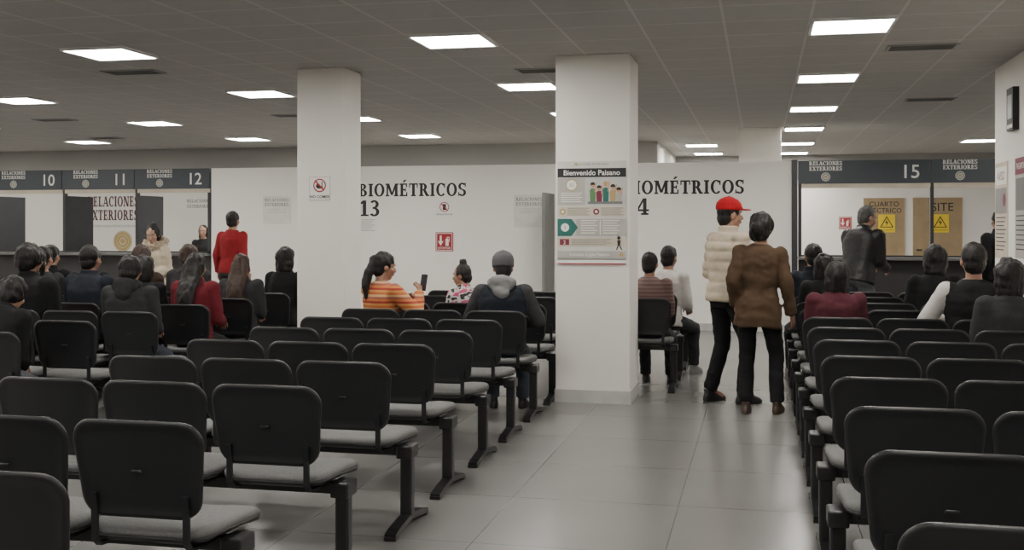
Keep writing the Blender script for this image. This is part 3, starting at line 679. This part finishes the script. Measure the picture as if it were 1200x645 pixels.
# right block
person('seated person in wine red sweater', .55, 8.41, rad(5), .85, 'sit', wine, 'sweater', .03, pants=blk, hair='bob', female=True, wide=1.15, head=(.2, 0))
person('seated person in black vest over white shirt', 1.49, 8.41, rad(4), 1.0, 'sit', white, 'shirt', .022, pants=blk, hair='short', vest=blk, lean=.03, wide=1.1, pole=(.7, -.6, -.3), wr=[(-.16, .28, .80), (.16, .28, .80)])
person('seated person with dark hair in black jacket', .55, 10.01, 0, .87, 'sit', blk, 'jacket', .03, pants=blk, hair='bob', female=True)
person('seated person in dark padded jacket with short hair', .50, 10.81, rad(10), .95, 'sit', navy, 'jacket', .036, pants=blk, hair='short', lean=.05)
person('seated person in dark jacket beside person with vest', 1.46, 10.01, 0, .96, 'sit', blk, 'jacket', .03, pants=blk, hair='bob', female=True, lean=.04)
person('seated person in dark coat near posters', 1.57, 7.61, rad(8), .91, 'sit', dgrey, 'jacket', .036, pants=blk, hair='bob', female=True)
person('standing person in black leather jacket leaning at the counter', 1.06, 12.95, rad(-35), 1.02, 'stand', leather, 'jacket', .036, pants=jeansg, hair='short', hairm=HAIRG, lean=.3, head=(-.4, -.25), wide=1.05,
       wr=[(-.12, .38, .98), (.14, .38, .98)], long=.02)
person('standing person in dark suit near service window', 2.86, 14.4, rad(20), .98, 'stand', blk, 'jacket', .03, pants=blk, hair='short')
# left block
person('seated person in red jacket with long dark hair', -4.68, 8.58, rad(-4), .88, 'sit', dred, 'jacket', .036, pants=dgrey, hair='long', female=True, wide=1.12)
person('seated person in grey jacket with long brown hair', -4.65, 9.38, rad(4), .85, 'sit', dgrey, 'jacket', .034, pants=jeans, hair='long', hairm=HAIRD, female=True, wide=1.12)
person('seated person in black top with dark bobbed hair', -4.58, 10.18, rad(-5), .91, 'sit', blk, 'jacket', .03, pants=blk, hair='bob', female=True)
person('seated person in charcoal jacket with short hair', -4.80, 7.78, rad(3), .88, 'sit', dgrey, 'jacket', .036, pants=jeans, hair='thick', wide=1.1, hood=dgrey)
person('seated person with dark hair in black hoodie', -5.16, 8.58, 0, .86, 'sit', blk, 'jacket', .03, pants=blk, hair='bob', female=True)
person('seated person in dark jacket with white collar', -5.68, 8.58, rad(-5), .95, 'sit', navy, 'jacket', .034, pants=blk, hair='short', lean=.05, wide=1.08)
person('seated person with long brown hair', -5.66, 9.38, 0, .94, 'sit', dbrown, 'jacket', .028, pants=blk, hair='long', hairm=HAIRD, female=True, lean=.04)
person('seated person in black coat with thick hair', -5.70, 7.78, rad(-6), .98, 'sit', blk, 'coat', .04, pants=blk, hair='thick', lean=.06, wide=1.12)
person('seated person in dark grey sweater', -6.72, 9.38, 0, .92, 'sit', dgrey, 'sweater', .026, pants=blk, hair='short')
person('seated person in black jacket with dark hair', -7.20, 10.18, 0, .92, 'sit', blk, 'jacket', .03, pants=blk, hair='short')
person('seated person in black puffy coat', -6.22, 8.58, rad(5), .93, 'sit', blk, 'coat', .036, pants=blk, hair='bob', female=True)
person('seated person in dark coat with short black hair', -6.22, 9.38, rad(-4), .93, 'sit', blk, 'coat', .034, pants=blk, hair='short')
person('seated person in charcoal coat with brown hair', -5.62, 10.18, rad(4), .93, 'sit', dgrey, 'coat', .034, pants=blk, hair='thick', hairm=HAIRD)
person('seated person in black coat and grey jeans slouching forward', -4.95, 6.22, rad(-8), .88, 'sit', blk, 'coat', .040, pants=jeansg, hair='thick', lean=.66, head=(.2, -.3), wr=[(-.04, .44, .62), (.02, .46, .62)], wide=1.12)
person('standing person in beige coat with fur hood', -7.03, 12.0, rad(172), .88, 'stand', beige, 'coat', .036, long=.15, puff=.008, pants=dgrey, hair='bun', female=True, fur=furm, wr=[(-.14, .24, 1.05), (.14, .26, 1.08)], head=(.35, -.3), skin=2)
person('standing person in red shirt facing the counters', -7.07, 14.0, rad(-6), .99, 'stand', red, 'shirt', .016, pants=dgrey, hair='short', head=(.1, .05), wide=.97, wrinkle=.005)
person('standing clerk with long dark hair behind service window', -9.18, 17.2, pi+.2, .88, 'stand', dgrey, 'shirt', .02, pants=dgrey, hair='long', female=True, skin=2)

# ------------------------------------------------------------------ world and camera
w = D.worlds.new('world'); C.scene.world = w; w.use_nodes = True
w.node_tree.nodes['Background'].inputs[0].default_value = (.5, .5, .5, 1); w.node_tree.nodes['Background'].inputs[1].default_value = .02
cam = D.cameras.new('camera'); co = D.objects.new('camera', cam); COL.objects.link(co)
cam.sensor_width = 36; cam.lens = 39.0; cam.shift_y = -57.5/1200; cam.clip_end = 100
co.location = (0, 0, 1.49); co.rotation_euler = (pi/2, 0, math.atan(290/1300))
C.scene.camera = co
